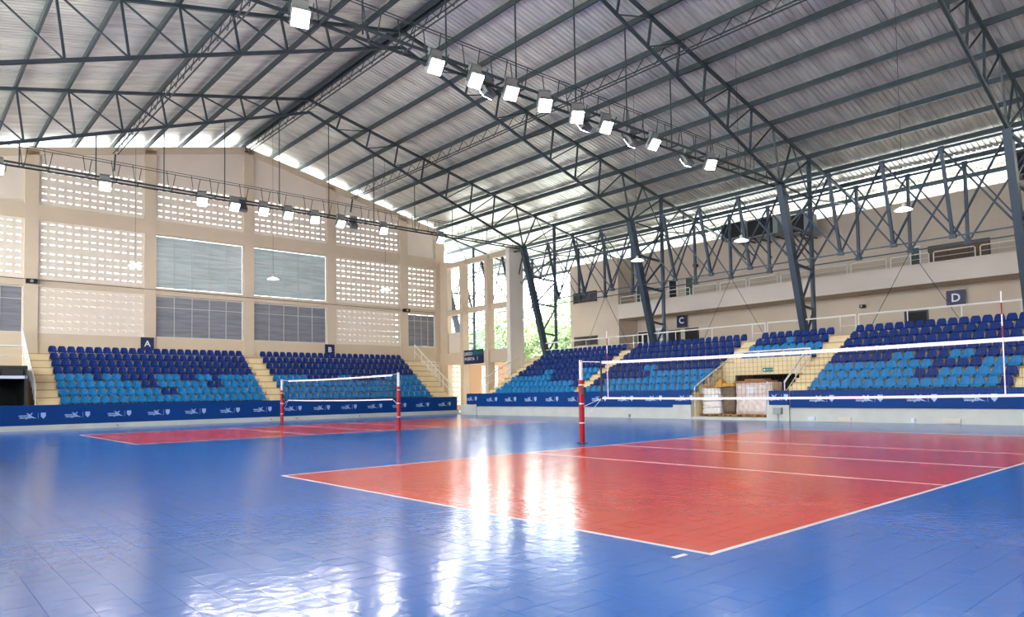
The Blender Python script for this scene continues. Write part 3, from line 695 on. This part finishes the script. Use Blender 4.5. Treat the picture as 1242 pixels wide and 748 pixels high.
tag(soft('draped_cloth', (-6.55, 24.42, 1.56), (-5.66, 25.3, 1.72), CLOTH, None, 9, .035, 5, .25), 'ochre cloth bundled on top of the dark wrapped bundle', 'cloth')
tag(soft('ochre_sheet', (-6.75, 24.35, 1.52), (-6.3, 25.0, 1.9), CLOTH, None, 10, .05, 4, .6), 'peaked ochre sheet between white goods and dark bundle', 'cloth')
t = thing('white_goods_stack', (-7.0, 24.9, .25), 'stack of white wrapped goods on the leftmost pallet', 'goods')
for r in range(4): soft('wrapped_layer', (-7.5, 24.45, .252 + .31 * r), (-6.46, 25.35, .252 + .31 * r + .3), WHBAG, t, 20 + r, .03, 5, .03)
soft('cardboard_lid', (-7.35, 24.5, 1.5), (-6.6, 25.3, 1.6), CARD, t, 31, .02, 4)
t = thing('junction_box', (-3.1, 23.78, .3), 'grey electrical box on the low wall right of the cartons', 'box')
box('case', (-3.35, 23.68, .3), (-2.95, 23.8, .58), GREYBOX, t); box('cover', (-3.33, 23.665, .32), (-2.97, 23.68, .56), LAMPH, t); bar('conduit', (-3.15, 23.75, 0), (-3.15, 23.75, .3), .04, GREYBOX, t, 'rod')
t = thing('exit_sign', (-5.1, 26.6, 2.2), 'green exit sign on the panel over the entrance', 'sign')
box('sign_board', (-5.4, 26.58, 2.24), (-4.87, 26.615, 2.44), EXITG, t); b_ = MBuf()
b_.prism([(-5.36, 26.575, 2.27), (-5.34, 26.575, 2.27), (-5.30, 26.575, 2.33), (-5.27, 26.575, 2.28), (-5.25, 26.575, 2.28), (-5.27, 26.575, 2.36), (-5.31, 26.575, 2.4), (-5.34, 26.575, 2.36)], (0, -.006, 0)); b_.build('running_figure', WHITE, t)
text('lettering', 'SALIDA', .13, (-5.06, 26.575, 2.34), (math.pi / 2, 0, 0), LOGO, t, ext=.002)
# floor sockets along the walls
for k, (x, y) in enumerate([(-28.3, 3.4), (-28.3, 11.4), (-28.3, 13.0), (-28.3, 17.2)]):
    t = thing('wall_socket', (x, y, .05), 'small grey pipe outlet on the left kerb, %s from the left' % ORD[k + 1], 'outlet', 'kerb outlets')
    bar('pipe', (x - .06, y, .12), (x + .05, y, .12), .08, GREYBOX, t, 'rod'); bar('flange', (x - .05, y, .12), (x - .02, y, .12), .14, KERB, t, 'rod')
for k, (x, wd, mm) in enumerate([(-11.6, .12, GREYBOX), (-1.7, .3, WHITE), (-.3, .5, WALLC), (2.3, .14, WHITE), (3.6, .6, WALLC)]):
    t = thing('wall_outlet', (x, 23.88, .05), 'small %s cover at the foot of the right front wall, %s from the left' % ('pale' if mm is not GREYBOX else 'grey', ORD[k + 1]), 'outlet', 'wall outlet covers')
    box('cover', (x - wd / 2, 23.84, .04), (x + wd / 2, 23.9, .2), mm, t); box('cap', (x - wd / 4, 23.82, .08), (x + wd / 4, 23.84, .16), mm, t)
# ================================================================ ROOF
ce = tag(bpy.data.objects.new('ceiling', None), kind='structure'); link(ce)
def sheet_mesh():
    P = .245; n = 4; prof = []
    for k in range(n): prof += [(k * P, 0), (k * P + .17, 0), (k * P + .182, .05), (k * P + .228, .05)]
    prof.append((n * P, 0)); prof.append((n * P + .13, 0)); prof.insert(0, (-.02, 0)); V = []; F = []
    ys = [0, 6.9, 13.8, 20.7, 27.55]
    for y in ys:
        for x, z in prof: V.append((x, y, z - .232 * y))
    K = len(prof)
    for r in range(len(ys) - 1):
        for k in range(K - 1): a = r * K + k; F.append((a, a + 1, a + K + 1, a + K))
    me = bpy.data.meshes.new('roof_sheet'); me.from_pydata(V, [], F); me.materials.append(ROOF); return me
shm = sheet_mesh(); X0 = -38.04
for k in range(60):
    for s in (1, -1):
        o = bpy.data.objects.new('roof_sheet', shm); link(o, ce); jz = (k % 2) * .006
        o.location = (X0 + .98 * k + (.98 if s < 0 else 0), RY, 18.42 + jz); o.rotation_euler = (0, 0, 0 if s > 0 else math.pi)
PN = [k for k in range(-14, 15)]
for k in PN:
    y = RY + 1.92 * k
    if k == 0:
        for e in (-.16, .16): bar('purlin', (-37.9, RY + e, 18.25), (20.6, RY + e, 18.25), .09, STEEL, ce, 'chan', .24)
    else: bar('purlin', (-37.9, y, ztop(y) + .19), (20.6, y, ztop(y) + .19), .1, STEEL, ce, 'chan', .24)
box('ridge_cap', (-38.04, RY - .35, 18.4), (20.7, RY + .35, 18.52), ROOF, ce)
# latticed purlin girders
for k, lab in ((0, 'the ridge'), (-4, 'the left slope'), (4, 'the right slope')):
    y = RY + 1.92 * k; zt_ = ztop(y) + .08
    t = thing('lattice_purlin', (-34, y, zt_ - .6), 'long zigzag lattice girder running under %s of the roof' % lab, 'girder', 'lattice girders below the purlins')
    for e in (-.12, .12): bar('bottom_chord', (-33.6, y + e, zt_ - .55), (20, y + e, zt_ - .55), .05, STEEL, t, 'angle')
    bar('end_strut', (-33.6, y, zt_ - .55), (-33.9, y, zt_ - 1.5 if k else zt_ - .1), .08, STEEL, t)
    n = 96; d = 53.6 / n
    for i in range(n):
        x = -33.6 + d * i
        bar('web', (x, y, zt_ - (.55 if i % 2 else .0)), (x + d, y, zt_ - (.0 if i % 2 else .55)), .03, STEEL, t, 'angle')
# main trusses
for fi, x in enumerate(FX):
    nm = ['against the gable wall', 'nearest the gable wall', 'second from the gable wall', 'third from the gable wall', 'fourth from the gable wall', 'last, above the camera'][fi]
    t = thing('roof_truss', (x, RY, 11.65), 'blue-grey steel roof truss across the hall, %s' % nm, 'truss', 'main roof trusses')
    for s in ((1, -1) if fi else (1,)):
        e = RY + s * 16; far = RY + s * 27.2
        y0 = RY if fi else 28.2
        bar('top_chord', (x, y0, ztop(y0)), (x, far, ztop(far)), .13, STEEL, t, 'box')
        if fi: bar('bottom_chord', (x, RY, zbot(RY)), (x, e, zbot(e)), .16, STEEL, t, 'rod16')
        for k in range(1 if fi else 9, 9):
            y = RY + s * 1.92 * k; yb = RY + s * (1.92 * k - .28)
            if k == 8: yb = e
            bar('vertical_strut', (x, y, ztop(y)), (x, yb, zbot(yb)), .08, STEEL, t, 'box')
            if k < 8:
                yn = RY + s * 1.92 * (k + 1) - s * 0
                bar('diagonal_strut', (x, yn, ztop(yn)), (x, yb, zbot(yb)), .06, STEEL, t, 'angle') if s > 0 else bar('diagonal_strut', (x, yn, ztop(yn)), (x, yb, zbot(yb)), .06, STEEL, t, 'angle')
            else:
                for kk in (9, 10): yn = RY + s * 1.92 * kk; bar('diagonal_strut', (x, yn, ztop(yn)), (x, yb, zbot(yb)), .08, STEEL, t, 'box')
        h = (x, RY + s * 19.1, 11.5)
        bar('tie', (x, e, zbot(e)), h, .09, STEEL, t, 'rod')
        for kk in (9, 10, 11, 12): yn = RY + s * 1.92 * kk; bar('diagonal_strut', h, (x, yn, ztop(yn)), .07, STEEL, t, 'rod')
        yo = RY + s * 23.6; bar('outrigger', h, (x, yo, ztop(yo) - .65), .08, STEEL, t, 'rod'); bar('outrigger', (x, yo, ztop(yo) - .65), (x, RY + s * 27, ztop(RY + s * 27)), .07, STEEL, t, 'rod')
        for kk in (11.2, 12.3, 13.2):
            yn = RY + s * 1.92 * kk; f = (abs(yn - RY) - 19.1) / 4.5; zb_ = 11.5 + (ztop(yo) - .65 - 11.5) * min(f, 1)
            bar('hanger_strut', (x, yn, ztop(yn)), (x, yn, zb_), .06, STEEL, t, 'box')
# columns
for fi, x in enumerate(FX):
    nm = ['behind the corner screen', 'beside the tower pier', 'beside the C sign', 'left of the short seat block', 'at the right edge', 'beyond the right edge'][fi]
    t = thing('steel_column', (x, 30.6, 3.95), 'slate blue slanting post braced to a vertical one, %s' % nm, 'column', 'paired steel columns')
    bar('slanting_post', (x, 30.15, 3.9), (x, 28, 11.7), .42, STEEL2, t, 'box', .3); bar('upright_post', (x, 31.1, 3.9), (x, 31.1, ztop(31.1)), .24, STEEL2, t, 'rod16')
    def yl(z): return 30.15 - (z - 3.9) * 2.15 / 7.8
    zs = [5.6, 7.7, 9.6]
    for z in zs: bar('cross_tie', (x, yl(z), z + .1), (x, 31.1, z - .05), .12, STEEL2, t)
    lv = [3.95] + zs + [11.4]
    for a, b in zip(lv, lv[1:]): bar('brace', (x, yl(a), a + .1), (x, 31.1, b - .1), .09, STEEL2, t); 
    box('base_plate', (x - .35, 29.85, 3.95), (x + .35, 31.4, 3.98), STEEL2, t)
    t = thing('steel_column', (x, -7.0, 0), 'steel column pair of the camera side, %s' % ORD[fi + 1], 'column', 'camera side columns')
    bar('slanting_post', (x, -7.6, 0), (x, -4, 11.7), .35, STEEL2, t); bar('upright_post', (x, -7.1, .0), (x, -7.1, ztop(-7.1)), .22, STEEL2, t, 'rod16')
# longitudinal lattice between columns
for fi in range(5):
    x0, x1 = FX[fi], FX[fi + 1]
    nm = ['behind the corner screen', 'between tower pier and C sign column', 'between the C sign column and the third column', 'above the D sign', 'beyond the right edge'][fi]
    for pl in ('front', 'rear'):
        t = thing('lattice_truss', (x0, 29 if pl == 'front' else 31.1, 7.9), '%s plane of crossed bracing %s' % (pl, nm), 'truss', 'lattice trusses over the right stand')
        def P(u, top):
            z = 11.55 if top else 7.9
            y = (28 + (11.7 - z) * 2.15 / 7.8) if pl == 'front' else 31.1
            return (x0 + 9.7 * u, y, z)
        wdt = .07
        bar('top_chord', P(0, 1), P(1, 1), .09, STEEL2, t); bar('bottom_chord', P(0, 0), P(1, 0), .06, STEEL2, t)
        for k in range(4):
            u, v = k / 4, (k + 1) / 4
            bar('diagonal', P(u, 1), P(v, 0), wdt, STEEL2, t, 'angle'); bar('diagonal', P(u, 0), P(v, 1), wdt, STEEL2, t, 'angle')
            if k: bar('post', P(u, 1), P(u, 0), .13, STEEL2, t); bar('gusset', (P(u, 0)[0] - .14, P(u, 0)[1], P(u, 0)[2]), (P(u, 0)[0] + .14, P(u, 0)[1], P(u, 0)[2]), .16, STEEL2, t); bar('gusset', (P(u, 1)[0] - .12, P(u, 1)[1], P(u, 1)[2]), (P(u, 1)[0] + .12, P(u, 1)[1], P(u, 1)[2]), .14, STEEL2, t)
        if pl == 'rear':
            m_ = P(.5, 0)
            bar('stay_rod', m_, (m_[0] - 2.2, 31.1, 4.0), .03, STEEL2, t, 'rod'); bar('stay_rod', m_, (m_[0] + 2.2, 31.1, 4.0), .03, STEEL2, t, 'rod')
# ================================================================ LIGHT RIGS
def floodlight(x, y, z, tilt, yaw, label, lit=True, grp='floodlights'):
    t = thing('floodlight', (x, y, z), label, 'floodlight', grp)
    R = Matrix.Rotation(yaw, 4, 'Z') @ Matrix.Rotation(tilt, 4, 'Y')        # local +x is the beam
    def lb(n, c, s, m):
        o = bpy.data.objects.new(n, unit('box', m)); link(o, t); o.matrix_basis = R @ Matrix.Translation(c) @ Matrix.Diagonal((*s, 1)); return o
    lb('housing', (0, 0, 0), (.12, .46, .46), LAMPH)
    for k in range(6): lb('cooling_fin', (-.12, -.22 + .088 * k, 0), (.1, .015, .48), LAMPH)
    for a in (-1, 1):
        for b in (-1, 1): lb('led_panel', (.075, a * .108, b * .108), (.012, .195, .195), LED)
        o = lb('yoke_arm', (0, a * .29, .18), (.05, .02, .5), RIG)
    bx_ = x - .13 if math.cos(yaw) > 0 else x + .16
    bar('clamp_arm', (x, y, z + .1), (bx_, y, 11.6), .05, RIG, t)
    bar('clamp', (bx_, y - .06, 11.6), (bx_, y + .06, 11.6), .13, RIG, t, 'rod16')
    lb('driver_box', (-.3, .0, .3), (.22, .42, .18), LAMPH)
    l = bpy.data.lights.new('flood', 'AREA'); l.shape = 'SQUARE'; l.size = .46; l.energy = LAMP_W; l.color = (1, .98, .94); l.spread = math.radians(150)
    lo = bpy.data.objects.new('lamp', l); link(lo, t); lo.matrix_basis = R @ Matrix.Translation((.1, 0, 0)) @ Matrix.Rotation(-math.pi / 2, 4, 'Y')
for xi, x in ((1, FX[1]), (3, FX[3])):
    nm = 'far' if xi == 1 else 'near'
    t = thing('lighting_gantry', (x, RY, 11.55), '%s hanging gantry of dark pipes carrying the floodlights' % nm, 'gantry', 'lighting gantries')
    for e in (-.28, .28): bar('deck_beam', (x + e, -2.6, 11.62), (x + e, 27.9, 11.62), .09 if nm == 'far' else .1, RIG, t, 'rod16')
    bar('handrail', (x + .3, -2.6, 12.33), (x + .3, 27.9, 12.33), .035, RIG, t, 'rod'); bar('handrail', (x - .3, -2.6, 12.62), (x - .3, 27.9, 12.62), .03, RIG, t, 'rod')
    y = -2.3; q = 0
    while y < 27.6:
        for e in (-.28, .28): bar('rail_post', (x + e, y, 11.62), (x + e * 1.07, y + .12 * (1 if e > 0 else -1), 12.33 if e > 0 else 12.62), .035, RIG, t, 'rod')
        bar('cross_member', (x - .28, y, 11.6), (x + .28, y, 11.6), .05, RIG, t); y += [1.15, .9, 1.5][q % 3]; q += 1
    for y in [-1.3 + 2.89 * k for k in range(10)]: bar('hanger_rod', (x, y, 11.6), (x, y, zbot(y)), .055, RIG, t, 'rod')
    ys = [1.88, 6.14, 7.72, 9.23, 10.58, 12.11, 13.66, 16.46, 20.59] if nm == 'far' else [2.45, 6.68, 8.19, 9.66, 11.19, 12.78, 14.32, 17.17, 21.15]
    if nm == 'far': ys = [-2.1] + ys
    for k, y in enumerate(ys):
        floodlight(x + .4, y, 11.2, .72, random.choice((-.25, -.1, .05, -.5)), 'lit square floodlight on the %s gantry, %s from the left' % (nm, ORD[k + 1]))
    for k, y in enumerate([9.3, 14.0, 16.8, 20.6] if nm == 'near' else [8.4, 14.9]):
        floodlight(x - .45, y, 11.42, .6, math.pi + random.uniform(-.2, .2), 'floodlight seen from behind on the %s gantry, %s from the left' % (nm, ORD[k + 1]), grp='floodlights facing away')
for k, (x, y) in enumerate([(FX[1], 3.24), (FX[1], 9.9), (FX[1], 16.8), (-9.0, 21.6), (-3.4, 21.6), (3.05, 21.6)]):
    t = thing('pendant_lamp', (x, y, 7.75), ['small lit pendant hanging before the tall pierced panel', 'small lit pendant hanging before the second upper window', 'small lit pendant hanging before the right pierced panel', 'lit pendant by the C sign column', 'lit pendant below the black ventilation boxes', 'lit pendant over the right seat blocks near the D sign'][k], 'lamp', 'pendant lamps')
    bm = bmesh.new(); bmesh.ops.create_cone(bm, cap_ends=True, segments=20, radius1=.3, radius2=.16, depth=.08); me = bpy.data.meshes.new('bowl'); bm.to_mesh(me); bm.free(); me.materials.append(PEND)
    o = bpy.data.objects.new('bowl', me); link(o, t)
    bar('cap', (x, y, 7.81), (x, y, 7.95), .12, LAMPH, t, 'rod'); bar('cord', (x, y, 7.95), (x, y, (zbot(y) if k < 3 else ztop(y) + .1)), .014, BLACK, t, 'rod')
# ================================================================ OUTSIDE
tag(box('ground_outside', (-160, -90, -.5), (90, 160, -.32), BOUNCE_GROUND), kind='structure')
tag(box('wall_outside', (-40.2, -12, -.3), (-39.8, 27, 9.0), PLAST), kind='structure')
tag(box('wall_hole_backing', (-40.2, 27, -.3), (-39.8, 40, 4.4), mat('hole_shade_brown', (112, 84, 58), .9)), kind='structure')  # added behind the pierced panels; its brown stands in for shadow in the holes
def leafmat(n, c): return mat(n, c, .7, noise=.25, scale=1.5)
LG = [leafmat('leaf_green', (140, 166, 116)), leafmat('leaf_pale', (178, 196, 146)), leafmat('leaf_dark', (112, 142, 104))]  # greens are paled, putting the outdoor glare into the leaf colour
BARK = mat('bark', (92, 80, 66), .9)
lm = {}
for i, m in enumerate(LG):
    rnd = random.Random(40 + i); b = MBuf()
    for k in range(1300):
        a = rnd.uniform(0, 2 * math.pi); ph = math.acos(rnd.uniform(-1, 1)); r = rnd.uniform(.55, 1.0) * (1 + .25 * math.sin(3 * a) * math.sin(2 * ph))
        c = Vector((r * math.sin(ph) * math.cos(a), r * math.sin(ph) * math.sin(a), r * math.cos(ph)))
        u = Vector((rnd.gauss(0, 1), rnd.gauss(0, 1), rnd.gauss(0, 1))).normalized(); v = u.orthogonal().normalized(); s = rnd.uniform(.045, .09)
        n = len(b.v); b.v += [tuple(c - u * s), tuple(c + v * s * .6), tuple(c + u * s), tuple(c - v * s * .6)]; b.f.append((n, n + 1, n + 2, n + 3)); b.i.append(0)
    me = bpy.data.meshes.new('crown'); me.from_pydata(b.v, [], b.f); me.materials.append(m); lm[i] = me
TREES = [(-52, 60, 13, 0), (-57, 55, 12, 1), (-63, 58, 13, 2), (-66, 50, 11, 1), (-48, 66, 12, 2), (-58, 68, 14, 0), (-70, 62, 12, 1), (-45, 58, 9, 1), (-74, 52, 11, 0), (-54, 50, 8.5, 2), (-61, 47, 8, 0)]
TREES.sort(key=lambda q: q[0] / (q[1] + 5.3))
for k, (x, y, h, c) in enumerate(TREES):
    t = thing('tree', (x, y, -.32), '%s leafy tree outside beyond the corner screen, %s from the left' % (['mid green', 'pale green', 'dark green'][c], ORD[k + 1]), 'tree', 'trees outside')
    bar('trunk', (x, y, -.32), (x, y, h * .5), .45, BARK, t, 'rod')
    for q in range(5):
        o = bpy.data.objects.new('crown', lm[c]); link(o, t); rr = h * random.uniform(.2, .3)
        o.location = (random.uniform(-.2, .2) * h, random.uniform(-.2, .2) * h, h * (.3 + .13 * q)); o.scale = (rr * 1.2, rr * 1.2, rr); o.rotation_euler = (random.random(), random.random(), random.random() * 6)
# camera-side enclosure
wbk = MBuf(); wbk.prism([(XR + .4, -9.2, 0), (XR + .4, 36, 0), (XR + .4, 36, 12.3), (XR + .4, 12, 17.9), (XR + .4, -9.2, 13)], (.3, 0, 0)); tag(wbk.build('wall_back', BALC), kind='structure')
tag(box('wall_near', (-34, -9.4, 0), (XR + .7, -9.1, 4.2), BALC), kind='structure')
